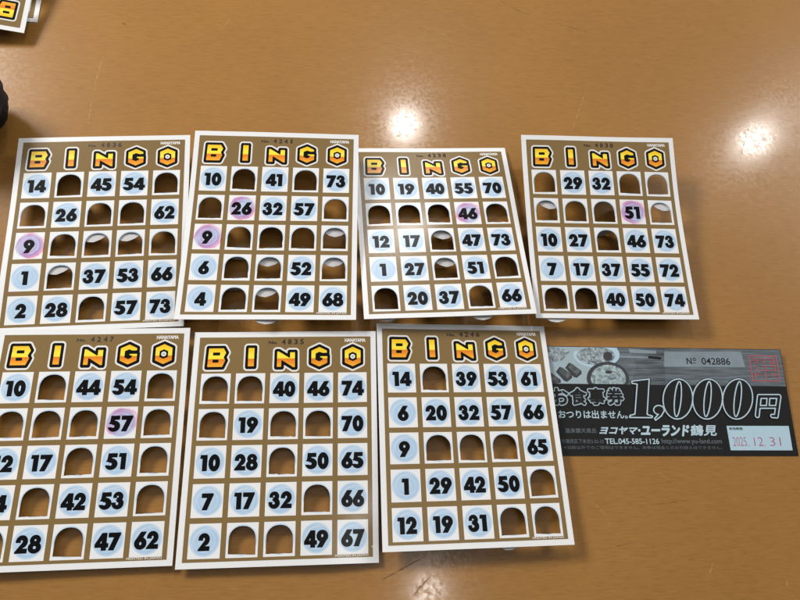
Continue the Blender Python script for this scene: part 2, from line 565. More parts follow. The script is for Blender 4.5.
def text_bold(s, x0, x1, y0, y1, grow, slant=0.0, res=150):
    """writing fitted to a rectangle, thickened evenly by grow (metres), returned as a triangulated shape"""
    V, T = text_fit(s, x0, x1, y0, y1)
    V = V.copy()
    V[:, 0] += slant * (V[:, 1] - y0)
    pad = abs(grow) + 0.0006
    lo, hi = V.min(0) - pad, V.max(0) + pad
    st = max((hi[1] - lo[1]), 0.3 * (hi[0] - lo[0])) / res
    xs = np.arange(lo[0], hi[0] + st, st)
    ys = np.arange(lo[1], hi[1] + st, st)
    X, Y = np.meshgrid(xs, ys)
    # outline edges = triangle edges used once
    cnt = {}
    for t in T:
        for a, b in ((t[0], t[1]), (t[1], t[2]), (t[2], t[0])):
            k = (min(a, b), max(a, b))
            cnt[k] = cnt.get(k, 0) + 1
    d = np.full(X.shape, 1e9)
    for (a, b), n in cnt.items():
        if n != 1:
            continue
        (ax, ay), (bx, by) = V[a], V[b]
        m = 4 * pad
        j0, j1 = np.searchsorted(xs, (min(ax, bx) - m, max(ax, bx) + m))
        i0, i1 = np.searchsorted(ys, (min(ay, by) - m, max(ay, by) + m))
        if j1 <= j0 or i1 <= i0:
            continue
        d[i0:i1, j0:j1] = np.minimum(d[i0:i1, j0:j1], cap(ax, ay, bx, by, 0.0, X[i0:i1, j0:j1], Y[i0:i1, j0:j1]))
    ins = np.zeros(X.shape, bool)
    for t in T:
        P = V[t]
        j0, j1 = np.searchsorted(xs, (P[:, 0].min() - st, P[:, 0].max() + st))
        i0, i1 = np.searchsorted(ys, (P[:, 1].min() - st, P[:, 1].max() + st))
        x, y = X[i0:i1, j0:j1], Y[i0:i1, j0:j1]
        w = [(P[(k + 1) % 3, 0] - P[k, 0]) * (y - P[k, 1]) - (P[(k + 1) % 3, 1] - P[k, 1]) * (x - P[k, 0]) for k in range(3)]
        ins[i0:i1, j0:j1] |= (w[0] >= 0) & (w[1] >= 0) & (w[2] >= 0)
    d = np.where(ins, -np.minimum(d, pad), np.minimum(d, 4 * pad))
    return tri_fill(contour(d - grow, lo[0], lo[1], st, st * 0.25))
def text_fit(s, x0, x1, y0, y1, bold=0.0, shear=0.0):
    V, T = text_shape(s, bold, shear)
    lo, hi = V.min(0), V.max(0)
    W = (V - lo) / (hi - lo) * np.array([x1 - x0, y1 - y0]) + np.array([x0, y0])
    return W, T

# ------------------------------------------------------------------ the table
def make_table_obj():
    mb = MB()
    x0, x1, y0, y1, th, r = -0.75, 0.95, -0.42, 1.05, 0.030, 0.006
    nseg = 5
    prof = [(r - r * math.sin(a), -r + r * math.cos(a)) for a in [i * math.pi / 2 / nseg for i in range(nseg + 1)]]
    # inset ring per profile step: inset r..0 while going down
    rings = [(r - p[0] if False else (r * (1 - math.sin(i * math.pi / 2 / nseg))), -r * (1 - math.cos(i * math.pi / 2 / nseg))) for i in range(nseg + 1)]
    rings.append((0.0, -th))
    v, f = [], []
    for ins, z in rings:
        v += [(x0 + ins, y0 + ins, z), (x1 - ins, y0 + ins, z), (x1 - ins, y1 - ins, z), (x0 + ins, y1 - ins, z)]
    f.append((0, 1, 2, 3))
    for k in range(len(rings) - 1):
        for i in range(4):
            a, b = 4 * k + i, 4 * k + (i + 1) % 4
            f.append((a, a + 4, b + 4, b))
    n = 4 * (len(rings) - 1)
    f.append((n + 3, n + 2, n + 1, n))
    mb.raw(v, f, M_TABLE)
    return mb.build('wooden_table')
table = make_table_obj()
tag(table, 'light brown varnished wooden table top with lamp reflections under the bingo cards', 'table')

# scratches in the varnish
def make_scratch_mat(name, color, fac):
    m, nt, b = new_mat(name)
    b.inputs['Base Color'].default_value = (*color, 1)
    b.inputs['Roughness'].default_value = 0.6
    b.inputs['Specular IOR Level'].default_value = 0.2
    n = noise(nt, objco(nt), 260, 3, 0.7)
    a = ramp(nt, n.outputs['Fac'], [(0.38, (0, 0, 0)), (0.62, (fac, fac, fac))])
    nt.links.new(a, b.inputs['Alpha'])
    return m
M_SCR_L = make_scratch_mat('pale_scratch', (0.60, 0.40, 0.20), 0.65)
M_SCR_D = make_scratch_mat('dark_scratch', (0.14, 0.07, 0.025), 0.55)
def scratch_strip(mb, pix, w, mat):
    P = np.array([ray_to_plane(*p) for p in pix])
    # smooth the polyline
    t = np.linspace(0, len(P) - 1, 6 * (len(P) - 1) + 1)
    Q = np.stack([np.interp(t, range(len(P)), P[:, 0]), np.interp(t, range(len(P)), P[:, 1])], 1)
    if len(P) > 2:
        for _ in range(6):
            Q[1:-1] = 0.25 * Q[:-2] + 0.5 * Q[1:-1] + 0.25 * Q[2:]
    d = np.gradient(Q, axis=0)
    d /= np.linalg.norm(d, axis=1)[:, None]
    nrm = np.stack([-d[:, 1], d[:, 0]], 1)
    s = np.linspace(0, 1, len(Q))
    hw = w * (0.25 + 0.75 * np.sin(np.pi * s) ** 0.6)[:, None] / 2
    L, R = Q + nrm * hw, Q - nrm * hw
    n = len(Q)
    v = [(x, y, 0.00006) for x, y in R] + [(x, y, 0.00006) for x, y in L]
    mb.raw(v, [(i, i + 1, n + i + 1, n + i) for i in range(n - 1)], mat)
sm = MB()
for pix, w in (([(586, 91), (580, 106), (572, 132)], .0006), ([(457, 58), (452, 40), (430, 24), (420, 40)], .0004), ([(104, 56), (97, 76), (94, 92)], .0007),
               ([(430, 101), (440, 112)], .0005), ([(92, 100), (88, 125)], .0005), ([(232, 15), (222, 30), (212, 40)], .0005), ([(62, 48), (68, 56)], .0006),
               ([(745, 83), (752, 72), (757, 62)], .0004), ([(713, 563), (709, 575)], .0006), ([(786, 575), (788, 592)], .0005), ([(655, 470), (672, 482)], .0004),
               ([(590, 500), (604, 512), (611, 530)], .0004), ([(405, 42), (420, 60), (426, 80)], .0004), ([(505, 570), (530, 556)], .0004)):
    scratch_strip(sm, pix, w, M_SCR_L)
for pix, w in (([(397, 116), (398, 127), (401, 136)], .0008), ([(396, 137), (398, 135)], .0012), ([(382, 580), (400, 570), (424, 557)], .0008), ([(411, 599), (420, 587), (433, 574)], .0009),
               ([(749, 127), (745, 140), (741, 155)], .0006), ([(746, 141), (751, 135), (756, 146)], .0007), ([(555, 23), (575, 28), (590, 33)], .0006),
               ([(500, 0), (512, 8), (530, 15)], .0006), ([(122, 23), (127, 25)], .0016), ([(560, 58), (574, 61)], .0005), ([(650, 505), (690, 500)], .0004), ([(600, 550), (640, 541)], .0004)):
    scratch_strip(sm, pix, w, M_SCR_D)
so = sm.build('scratches', table)
tag(so, kind='stuff')

# ------------------------------------------------------------------ bingo card
CW, CH, CT = 0.120, 0.14592, 0.00045
COLS = [(-2 + i) * 0.02209 for i in range(5)]
ROWS = [0.0347 - i * 0.0231 for i in range(5)]
CELL_W, CELL_H = 0.0188, 0.0198
HOLE_W, HOLE_H = 0.0161, 0.0163
HOLE_DY = -0.0001
LETTER_V = 0.0554

def arch(cx, cy, grow=0.0):
    hw, hh = HOLE_W / 2 + grow, HOLE_H / 2 + grow
    rise = 0.0083
    y0, ys = cy - hh, cy + hh - rise
    pts = [(cx - hw, y0), (cx + hw, y0), (cx + hw, (y0 + ys) / 2)]
    for k in range(13):
        a = math.pi * k / 12
        ca, sa = math.cos(a), math.sin(a)
        e = 0.9
        pts.append((cx + hw * math.copysign(abs(ca) ** e, ca), ys + rise * abs(sa) ** e))
    pts.append((cx - hw, (y0 + ys) / 2))
    return pts

def dense(pts, step):
    out = []
    for i in range(len(pts)):
        a, b = np.array(pts[i]), np.array(pts[(i + 1) % len(pts)])
        n = max(1, int(np.hypot(*(b - a)) / step))
        out += [tuple(a + (b - a) * k / n) for k in range(n)]
    return out
def rect(x0, x1, y0, y1):
    return [(x0, y0), (x1, y0), (x1, y1), (x0, y1)]

FLAP_L = HOLE_H
FLAP_LEN = {(4, 176): 0.60, (4, 175): 0.52}
def flap_mesh(mb, cx, hy, angle, twist, curl, table_z, length=1.0):
    """arch shaped tab hinged on the hole's lower edge and pushed through to the back"""
    hw = HOLE_W / 2 - 0.0002
    rise = 0.0078
    N = 12
    rows = []
    for k in range(N + 1):
        s = FLAP_L * k / N
        sy = FLAP_L - rise
        w = hw if s <= sy else hw * max(0.06, math.sqrt(max(0, 1 - ((s - sy) / rise) ** 2)))
        rows.append((s, w))
    v, z = [], []
    y, h = 0.0, 0.0
    prev = 0.0
    M = 4
    for s, w in rows:
        ds = (s - prev) * length
        prev = s
        a = angle + curl * (s / FLAP_L)
        y += math.cos(a) * ds
        h -= math.sin(a) * ds
        for j in range(M + 1):
            u = -w + 2 * w * j / M
            v.append((cx + u + twist * y, hy + y + twist * u * (s / FLAP_L), h - 0.0002))
    th = 0.0004
    n = len(v)
    zs = [max(p[2], table_z + th + 0.0002) for p in v]
    top = [(p[0], p[1], z) for p, z in zip(v, zs)]
    bot = [(p[0], p[1], z - th) for p, z in zip(v, zs)]
    f = []
    for k in range(N):
        for j in range(M):
            a = k * (M + 1) + j
            f.append((a, a + 1, a + M + 2, a + M + 1))
            f.append((n + a, n + a + M + 1, n + a + M + 2, n + a + 1))
        a = k * (M + 1)
        f.append((a, a + M + 1, n + a + M + 1, n + a))
        a = a + M
        f.append((a, n + a, n + a + M + 1, a + M + 1))
    mb.raw(top + bot, f, M_BACK)

def make_card(pose, rows, serial, label, flaps=(), group='bingo cards laid out on the table', droop=0.0):
    x, y, th, z0, rx, ry, k1, k2 = pose
    z0 += LIFT
    root = bpy.data.objects.new('bingo_card', None)
    COL.objects.link(root)
    root.location = (x, y, 0)
    root.rotation_euler = (0, 0, th)
    root.empty_display_size = 0.02
    tag(root, label, 'bingo card', group)
    cx_, cy_ = math.cos(ry), math.cos(rx)
    ph = int(serial) % 17
    def zf(u, v):
        # droop: the lower right corner curls down to the table
        q = min(1.0, max(0.0, (-v - .012) / .050))
        wave = 0.00022 * math.sin(u * 62 + ph) * math.sin(v * 47 + 2.3 * ph) + 0.00016 * math.sin(u * 33 - v * 71 + 1.7 * ph)
        return wave + z0 + v * math.tan(rx) + u * math.tan(ry) + k1 * (v / .073) ** 2 + k2 * (u / .06) * (v / .073) - droop * q * q * max(0.0, u - .018) ** 2
    def warp(u, v, w):
        return (u * cx_, v * cy_, zf(u, v) + w)
    holes = [(r, c) for r in range(5) for c in range(5) if rows[r][c] == 0]
    wear = random.Random(int(serial) * 3)
    hole_shape = {}
    for r, c in holes:
        lp = dense(arch(COLS[c], ROWS[r] + HOLE_DY), 0.0016)
        tear = wear.choice((0.00002, 0.00004, 0.00007))
        a0, b0 = wear.uniform(-.00025, .00020), wear.uniform(-.0003, .0003)
        base_y = ROWS[r] + HOLE_DY - HOLE_H / 2
        out = []
        for px, py in lp:
            low = abs(py - base_y) < .0002
            g = wear.gauss(0, tear * (1.6 if low else 1.0))
            # the fold along the lower edge is never quite straight
            dy = a0 + b0 * (px - COLS[c]) / .0075 if low else 0.0
            out.append((px + (0 if low else g), py + dy + (g if low else 0)))
        hole_shape[(r, c)] = out
    hl = [hole_shape[k] for k in holes]
    inner = [(u, v) for u in np.arange(-.056, .0561, .008) for v in np.arange(-.069, .0691, .008)]
    # card stock, with its cut edges
    mb = MB()
    outer = dense(rect(-CW / 2, CW / 2, -CH / 2, CH / 2), 0.006)
    V, T = tri_fill([outer] + hl, inner)
    mb.flat(V, T, 0.0, M_WHITE)
    mb.flat(V, [t[::-1] for t in T], -CT, M_UNDER)
    for lp in [outer] + hl:
        n = len(lp)
        ccw = lp is outer
        vv = [(p[0], p[1], 0.0) for p in lp] + [(p[0], p[1], -CT) for p in lp]
        mb.raw(vv, [((i, n + i, n + (i + 1) % n, (i + 1) % n) if ccw else (i, (i + 1) % n, n + (i + 1) % n, n + i)) for i in range(n)], M_WHITE)
    mb.build('card_sheet', root, warp, True)
    # brown printed field
    mb = MB()
    bo = dense(rect(-CW / 2 + .0036, CW / 2 - .0036, -CH / 2 + .0035, CH / 2 - .0037), 0.006)
    cells = [dense(rect(COLS[c] - CELL_W / 2, COLS[c] + CELL_W / 2, ROWS[r] - CELL_H / 2, ROWS[r] + CELL_H / 2), 0.006) for r in range(5) for c in range(5)]
    V, T = tri_fill([bo] + cells, [p for p in inner if abs(p[0]) < .055 and abs(p[1]) < .068])
    mb.flat(V, T, 0.00006, M_BROWN)
    mb.build('brown_print', root, warp, True)
    # numbered squares
    for r in range(5):
        for c in range(5):
            n = rows[r][c]
            cu, cv = COLS[c], ROWS[r]
            mb = MB()
            sq = dense(rect(cu - CELL_W / 2, cu + CELL_W / 2, cv - CELL_H / 2, cv + CELL_H / 2), 0.006)
            lp = [sq] + ([hole_shape[(r, c)]] if n == 0 else [])
            V, T = tri_fill(lp, [(cu + a * .0047, cv + b * .0047) for a in (-1, 0, 1) for b in (-1, 0, 1)])
            uv = [((p[0] - cu) / (CELL_W / 2), (p[1] - cv) / (CELL_W / 2)) for p in V]
            mb.flat(V, T, 0.00006, M_CELL, uv)
            cell = mb.build('number_square', root, warp, True)
            if n:
                s = str(abs(n))
                h = 0.0094
                tot = sum(ADV.get(ch, .76) for ch in s) * h - 0.06 * h
                px = cu - tot / 2
                mb = MB()
                for ch in s:
                    V, T = digit_mesh(ch)
                    mb.flat(V * h + np.array([px, cv - h / 2 - 0.0006]), T, 0.00012, M_BLACK)
                    px += ADV.get(ch, .76) * h
                mb.build('number', cell, warp)
                if n < 0:
                    n_ = 40
                    R_ = .0112
                    cp = [(R_ * math.cos(2 * math.pi * k / n_), R_ * math.sin(2 * math.pi * k / n_)) for k in range(n_)]
                    V, T = tri_fill([cp])
                    mb = MB()
                    mb.flat(V + np.array([cu + .0004, cv - .0001]), T, 0.00020, M_INK, [(p[0] / R_, p[1] / R_) for p in V])
                    mb.build('pink_pen_mark', cell, warp)
    # title letters
    for ch, cu, dv in zip('BINGO', COLS, (0, .0001, -.0003, 0, 0)):
        mb = MB()
        du = {'B': .0002, 'I': 0, 'N': .0006, 'G': 0, 'O': -.0002}[ch]
        off = np.array([cu * 1.01 + du, LETTER_V + dv])
        for (V, T), z, m in zip(letter_layers(ch), (.00012, .00018, .00024), (M_WINK, M_BLACK, M_LETTER)):
            mb.flat(V + off, T, z, m)
        if ch == 'O':
            hx = [(p[0] * .00050, p[1] * .00050) for p in HEX]
            V, T = tri_fill([hx]); mb.flat(V + off, T, .00030, M_BLACK)
            for rad, z, m in ((.00165, .00036, M_WINK), (.00055, .00042, M_GREYDOT)):
                V, T = tri_fill([[(rad * math.cos(a), rad * math.sin(a)) for a in [k * math.pi / 8 for k in range(16)]]])
                mb.flat(V + off, T, z, m)
        mb.build('title_letter', root, warp)
    # serial number, maker's name, origin line
    mb = MB()
    V, T = text_bold('No.', -.0112, -.0057, .0645, .0664, .00012, 0.0, 60); mb.flat(V, T, .00012, M_SERIAL)
    for k, ch in enumerate(serial):
        V, T = text_bold(ch, -.0025 + k * .0040 + (.0006 if ch == '1' else 0), -.0003 + k * .0040 - (.0006 if ch == '1' else 0), .0642, .0675, .00015, 0.0, 60)
        mb.flat(V, T, .00012, M_SERIAL)
    mb.build('serial_number', root, warp)
    mb = MB()
    V, T = text_bold('HANAYAMA', .0392, .0530, .0656, .0678, .00013, 0.0, 90); mb.flat(V, T, .00012, M_WINK)
    mb.build('maker_name', root, warp)
    mb = MB()
    V, T = text_fit('PRINTED IN JAPAN', .0335, .0535, -.0692, -.0677, .010); mb.flat(V, T, .00012, M_WINK)
    mb.build('origin_line', root, warp)
    # punched tabs folded to the back
    fl = {(r, c): (a, tw, cu) for r, c, a, tw, cu in flaps}
    for r, c in holes:
        if r == 4 and (r, c) not in fl:
            continue                                  # torn right off
        hid = random.Random(r * 31 + c * 7 + int(serial))
        a, tw, cl = fl.get((r, c), (hid.uniform(97, 108), hid.uniform(-.1, .1), hid.uniform(0, 8)))
        ln = FLAP_LEN.get((r, a), 0.79) if a > 140 else 1.0
        u, v = COLS[c], ROWS[r] + HOLE_DY - HOLE_H / 2
        mb = MB()
        base = zf(u, v)
        flap_mesh(mb, u, v, math.radians(a), tw, math.radians(cl), -base, ln)
        mb.build('folded_tab', root, (lambda p, q, w: (p * cx_, q * cy_, base - CT + w)), False)
    return root

O = 0
CARDS = [
 ((-0.16307, 0.21463, 0.04957, 0.0078, 0.04722, 0.01584, 0.00067, 0.00073), '4836',
  [[14, O, 45, 54, O], [O, 26, O, O, 62], [-9, O, O, O, O], [1, O, 37, 53, 66], [2, 28, O, 57, 73]],
  'bingo card with pink ink around 9, upper left of the main layout',
  [(1, 2, 174, .22, 2), (1, 3, 173, .18, 3), (2, 1, 174, .22, 2)]),
 ((-0.04431, 0.21987, -0.01356, 0.01264, 0.01961, 0.04699, 0.0028, -0.00049), '4241',
  [[10, O, 41, O, 73], [O, -26, 32, 57, O], [-9, O, O, O, O], [6, O, O, 52, O], [4, O, O, 49, 68]],
  'bingo card with two pink inked numbers, 26 and 9',
  [(1, 4, 170, .0, 4), (2, 4, 170, .05, 4), (2, 2, 168, .1, 4), (3, 2, 173, .12, 3), (4, 2, 176, .0, 2)]),
 ((0.0765, 0.22235, 0.04736, 0.00832, -0.09938, -0.00482, 0.00015, 0.00029), '4238',
  [[10, 19, 40, 55, 70], [O, O, O, -46, O], [12, 17, O, 47, 73], [1, 27, O, 51, O], [O, 20, 37, O, 66]],
  'bingo card with pink ink around 46 and an unpunched top row 10 19 40',
  [(1, 2, 174, -.10, 2), (2, 2, 174, -.10, 2), (4, 3, 176, .0, 2), (4, 0, 175, .0, 2)]),
 ((0.20082, 0.22393, -0.00155, 0.01295, 0.07848, 0.01683, 0.00331, 0.0006), '4838',
  [[O, 29, 32, O, O], [O, O, O, -51, O], [10, 27, O, 46, 73], [7, 17, 37, 55, 72], [O, O, 40, 50, 74]],
  'bingo card with pink ink around 51, rightmost of the upper row',
  [(0, 0, 167, -.2, 4), (0, 4, 170, -.2, 4), (4, 0, 176, .05, 2)]),
 ((-0.15372, 0.06895, 0.01076, 0.00488, 0.0245, 0.00359, 0.00027, 0.00096), '4247',
  [[10, O, 44, 54, O], [O, O, O, -57, O], [12, 17, O, 51, O], [14, O, 42, 53, O], [O, 28, O, 47, 62]],
  'bingo card with pink ink around 57, cut by the left edge of the picture', []),
 ((-0.03141, 0.06779, 0.00551, 0.00548, 0.02374, 0.01664, 0.0002, 0.00063), '4835',
  [[O, O, 40, 46, 74], [O, 19, O, O, 70], [10, 28, O, 50, 65], [7, 17, 32, O, 66], [2, O, O, 49, 67]],
  'bingo card without pink ink whose O column is unpunched, 74 down to 67', []),
 ((0.08975, 0.07466, 0.01239, 0.00663, -0.0263, -0.03514, 0.0002, -0.00161), '4246',
  [[14, O, 39, 53, 61], [6, 20, 32, 57, 66], [9, O, O, O, 65], [1, 29, 42, 50, O], [12, 19, 31, O, O]],
  'bingo card without pink ink lying over the black meal ticket', [(4, 3, 175, .2, 2)]),
]
for pose, ser, rows, lab, fl in CARDS:
    make_card(pose, rows, ser, lab, fl, droop=1.6 if ser == '4835' else 0.0)

# two cards of another pile in the far corner, seen upside down
make_card((-0.29772, 0.45947, 3.08606, 0.02251, -0.1200, 0.12529, 0.0, 0.0),
          [[O, 21, 38, 59, O], [7, O, O, 47, 68], [11, 24, O, O, 75], [3, O, 33, 56, O], [15, 18, O, 60, 62]], '4240',
          'upside-down bingo card in the far left corner, on top of another card', [], 'bingo cards in the far corner')
make_card((-0.30034, 0.47323, 3.1699, 0.0015, -0.01467, 0.02645, 0.0, 0.0),
          [[6, O, 31, O, 70], [O, 22, O, 48, 61], [2, 30, O, 52, O], [9, O, 36, 57, 74], [13, 17, 44, O, 65]], '4237',
          'shaded bingo card lying under the upside-down card in the far left corner', [], 'bingo cards in the far corner')

# ------------------------------------------------------------------ meal ticket
def solve_h(src, dst):
    A, b = [], []
    for (x, y), (u, v) in zip(src, dst):
        A.append([x, y, 1, 0, 0, 0, -u * x, -u * y]); b.append(u)
        A.append([0, 0, 0, x, y, 1, -v * x, -v * y]); b.append(v)
    h = np.linalg.solve(np.array(A, float), np.array(b, float))
    return np.append(h, 1).reshape(3, 3)
LK = 1 + LIFT / 0.427786
TH = 0.0761 * LK
HM = solve_h([(779.4, 350), (798.3, 455.9), (562, 455.9), (552, 346)], [(0, TH), (0, 0), (-.1676 * LK, 0), (-.1705 * LK, TH)])
def tl(x, y):
    q = HM @ np.array([x, y, 1.0])
    return (q[0] / q[2], q[1] / q[2])
TW = 0.186
def make_ticket():
    root = bpy.data.objects.new('meal_ticket', None)
    COL.objects.link(root)
    root.location = (0.3193 * LK, 0.0558 * LK, 0)
    ang = math.atan2(0.0558 - 0.0578, 0.3193 - 0.1517)
    root.rotation_euler = (0, 0, ang)
    root.empty_display_size = 0.02
    tag(root, 'black and grey meal ticket for 1,000 yen tucked under a bingo card', 'ticket')
    def zt(u, v):
        a = min(1, max(0, (u + TW) / TW)); b = min(1, max(0, v / TH))
        return 0.00045 + 0.0036 * (a ** 2.2) * b ** 1.2
    def warp(u, v, w):
        # the upper right corner lifts a little from the table
        a = min(1, max(0, (u + TW) / TW)); b = min(1, max(0, v / TH))
        s = a ** 2.2 * b
        return (u + 0.0022 * s, v - 0.0008 * s, zt(u, v) + w)
    def pm(name, color, rough=0.32, spec=0.2, vary=0.08, scale=250):
        return paper(name, color, rough, spec, vary, scale)
    K_BLACK = pm('ticket_black', (0.0125, 0.012, 0.012), 0.26, 0.25)
    K_CYAN = pm('ticket_pale_print', (0.47, 0.61, 0.68))
    K_GREY = pm('ticket_dim_print', (0.16, 0.19, 0.21), 0.35, 0.2, 0.5, 900)
    K_RED = pm('red_stamp_ink', (0.55, 0.10, 0.12), 0.5, 0.3, 0.35, 900)
    K_RUBY = pm('ruby_stamp_ink', (0.40, 0.10, 0.20), 0.5, 0.3, 0.0, 900)
    K_DK = pm('ticket_dark_grey', (0.035, 0.04, 0.044), 0.34, 0.5, 0.3, 500)
    # printed wood-and-plates picture, built from flat tones
    def photo_mat(c0, c1, c2):
        m, nt, b = new_mat('ticket_photo_print')
        co = objco(nt)
        n = noise(nt, mapping(nt, co, (14, 260, 1)), 3.0, 5, 0.6)
        c = ramp(nt, n.outputs['Fac'], [(0.25, c0), (0.5, c1), (0.75, c2)])
        nt.links.new(c, b.inputs['Base Color'])
        b.inputs['Roughness'].default_value = 0.32
        return m
    def food_mat(name, lo, hi, scale):
        m, nt, b = new_mat(name)
        n = noise(nt, objco(nt), scale, 4, 0.65, 0.8)
        nt.links.new(ramp(nt, n.outputs['Fac'], [(0.35, lo), (0.62, hi)]), b.inputs['Base Color'])
        b.inputs['Roughness'].default_value = 0.32
        return m
    K_SHADE = photo_mat((0.035, 0.042, 0.048), (0.085, 0.10, 0.11), (0.19, 0.225, 0.245))
    K_PHOTO = photo_mat((0.045, 0.057, 0.065), (0.11, 0.13, 0.145), (0.21, 0.25, 0.28))
    for q in (K_PHOTO, K_SHADE):
        q.node_tree.nodes['Principled BSDF'].inputs['Specular IOR Level'].default_value = 0.2
    K_FOOD = food_mat('ticket_food_print', (0.10, 0.13, 0.14), (0.42, 0.52, 0.55), 330)
    K_SALAD = food_mat('ticket_noodle_print', (0.05, 0.06, 0.065), (0.40, 0.48, 0.52), 420)
    K_MEAT = food_mat('ticket_slice_print', (0.035, 0.04, 0.043), (0.12, 0.135, 0.14), 260)
    K_PLATE = pm('ticket_plate_print', (0.36, 0.46, 0.50), 0.32, 0.2, 0.15, 200)
    K_LABEL = pm('ticket_pale_panel', (0.44, 0.60, 0.69))
    K_NOBOX = pm('ticket_number_panel', (0.29, 0.36, 0.40), 0.32, 0.2, 0.55, 60)
    # sheet with thickness
    mb = MB()
    outer = dense(rect(-TW, 0, 0, TH), 0.006)
    inner = [(u, v) for u in np.arange(-TW + .006, -.004, .008) for v in np.arange(.006, TH - .004, .008)]
    V, T = tri_fill([outer], inner)
    mb.flat(V, T, 0, K_BLACK)
    mb.flat(V, [t[::-1] for t in T], -.00022, K_BLACK)
    n = len(outer)
    mb.raw([(p[0], p[1], 0) for p in outer] + [(p[0], p[1], -.00022) for p in outer], [(i, n + i, n + (i + 1) % n, (i + 1) % n) for i in range(n)], K_LABEL)
    mb.build('ticket_sheet', root, warp)
    def ins(pts, step=.006):
        P = dense(pts, step)
        lo, hi = np.min(P, 0), np.max(P, 0)
        return [P], []
    def area(mb, loop, z, mat, grid=True):
        P = np.asarray(loop)
        pts = []
        if grid:
            from_x, to_x = P[:, 0].min() + .004, P[:, 0].max() - .004
            from_y, to_y = P[:, 1].min() + .004, P[:, 1].max() - .004
            pts = [(u, v) for u in np.arange(from_x, to_x, .008) for v in np.arange(from_y, to_y, .008)]
        V, T = tri_fill([loop], pts)
        mb.flat(V, T, z, mat)
    Z1, Z2, Z3, Z4, Z5 = .00005, .00010, .00015, .00020, .00025
    # photograph strip
    yb = tl(700, 385.6)[1]
    mb = MB()
    area(mb, dense(rect(-TW + .0004, -.0004, yb, TH - .0004), .006), Z1, K_PHOTO)
    def pxpoly(pts): return [tl(*p) for p in pts]
    def disc(cx, cy, rx, ry, n=28): return [tl(cx + rx * math.cos(a), cy + ry * math.sin(a)) for a in [-k * 2 * math.pi / n for k in range(n)]]
    def clip(pts): return [(max(-TW + .0005, p[0]), min(TH - .0005, max(yb + .0002, p[1]))) for p in pts]
    # pale cloth at the left, plate with slices, salad, noodle plate, dark bowl, soy dish
    area(mb, clip(pxpoly([(540, 346.5), (622, 346.8), (616, 372), (596, 385.2), (546, 385.2)])), Z2, K_PLATE)
    area(mb, clip(pxpoly([(543, 347), (571, 347), (574, 352), (566, 361), (552, 363), (543, 364)])), Z3, K_SALAD, False)
    for k, (x, y) in enumerate(((550, 378), (561.5, 373), (571, 369))):
        area(mb, clip(pxpoly([(x - 2, y - 1), (x + 2, y - 6), (x + 5, y - 5), (x + 14, y + 2), (x + 14, y + 5), (x + 9, y + 9), (x + 6, y + 8)])), Z4 + k * .00002, K_DK, False)
        area(mb, clip(pxpoly([(x + 1, y - 1.5), (x + 4, y - 5), (x + 13, y + 2.2), (x + 9.5, y + 6.2)])), Z4 + .00003 + k * .00002, K_MEAT, False)
    area(mb, clip(disc(601, 355, 23, 13)), Z3, K_LABEL)
    area(mb, clip(disc(600, 356, 19, 9)), Z4, K_SALAD, False)
    area(mb, clip(disc(612, 356.5, 4.6, 4.6, 16)), Z5, K_DK, False)
    area(mb, clip(disc(611, 379, 21, 17)), Z5 + .00005, K_DK)
    area(mb, clip(disc(611.5, 379, 17.5, 14)), Z5 + .0001, K_FOOD)
    area(mb, clip(disc(612, 372.5, 3.5, 1.6, 12)), Z5 + .00015, K_DK, False)
    area(mb, clip(pxpoly([(652, 356), (665, 357.5), (664, 360), (652, 358.5)])), Z3, K_BLACK, False)
    area(mb, clip(pxpoly([(624, 355.5), (652, 357), (652, 358.4), (624, 358)])), Z2, K_NOBOX, False)
    area(mb, clip(pxpoly([(633, 347), (668, 347), (668, 385.2), (634, 385.2), (640, 366)])), Z1 + .00002, K_SHADE)
    area(mb, clip(pxpoly([(633, 349), (660, 351), (660, 354), (634, 353)])), Z2 + .00002, K_NOBOX, False)
    mb.build('printed_photo', root, warp)
    # number panel
    mb = MB()
    area(mb, dense(pxpoly([(668, 352), (742, 352), (746, 367.5), (667, 367)]), .006)[::-1], Z2, K_NOBOX)
    nb = mb.build('number_panel', root, warp)
    def rpx(x0, x1, y0, y1):
        # local rectangle of an upright line of writing seen between these pixels
        a = tl(x0, (y0 + y1) / 2)[0]; b = tl(x1, (y0 + y1) / 2)[0]
        xm = (x0 + x1) / 2
        return a, b, tl(xm, y1)[1], tl(xm, y0)[1]
    def write(mb, s, x0, x1, y0, y1, z, mat, bold=0.0, shear=0.0, grow=0.0):
        a, b, c, d = rpx(x0, x1, y0, y1)
        V, T = text_fit(s, a - grow, b + grow, c - grow, d + grow, bold, shear)
        mb.flat(V, T, z, mat)
    def thick(mb, s, x0, x1, y0, y1, z, mat, grow, slant=0.0):
        a, b, c, d = rpx(x0, x1, y0, y1)
        V, T = text_bold(s, a, b, c, d, grow, slant)
        mb.flat(V, T, z, mat)
    mb = MB()
    thick(mb, 'N', 689.5, 694.2, 358.2, 364.4, Z3, K_BLACK, .00010)
    thick(mb, 'o', 695.4, 698.6, 358.2, 361.2, Z3, K_BLACK, .00006)
    area(mb, pxpoly([(695.4, 363.0), (698.6, 363.0), (698.6, 363.7), (695.4, 363.7)])[::-1], Z3, K_BLACK, False)
    write(mb, '042886', 704, 731.5, 358.2, 365.0, Z3, K_BLACK, .008)
    mb.build('ticket_number', root, warp)
    # red seal
    mb = MB()
    a, b, c, d = rpx(751, 778, 356, 381.5)
    for (x0, x1, y0, y1) in ((a, b, d - .0007, d), (a, b, c, c + .0007), (a, a + .0007, c, d), (b - .0007, b, c, d)):
        area(mb, rect(x0, x1, y0, y1), Z3, K_RED, False)
    cw = (b - a - .0034) / 3
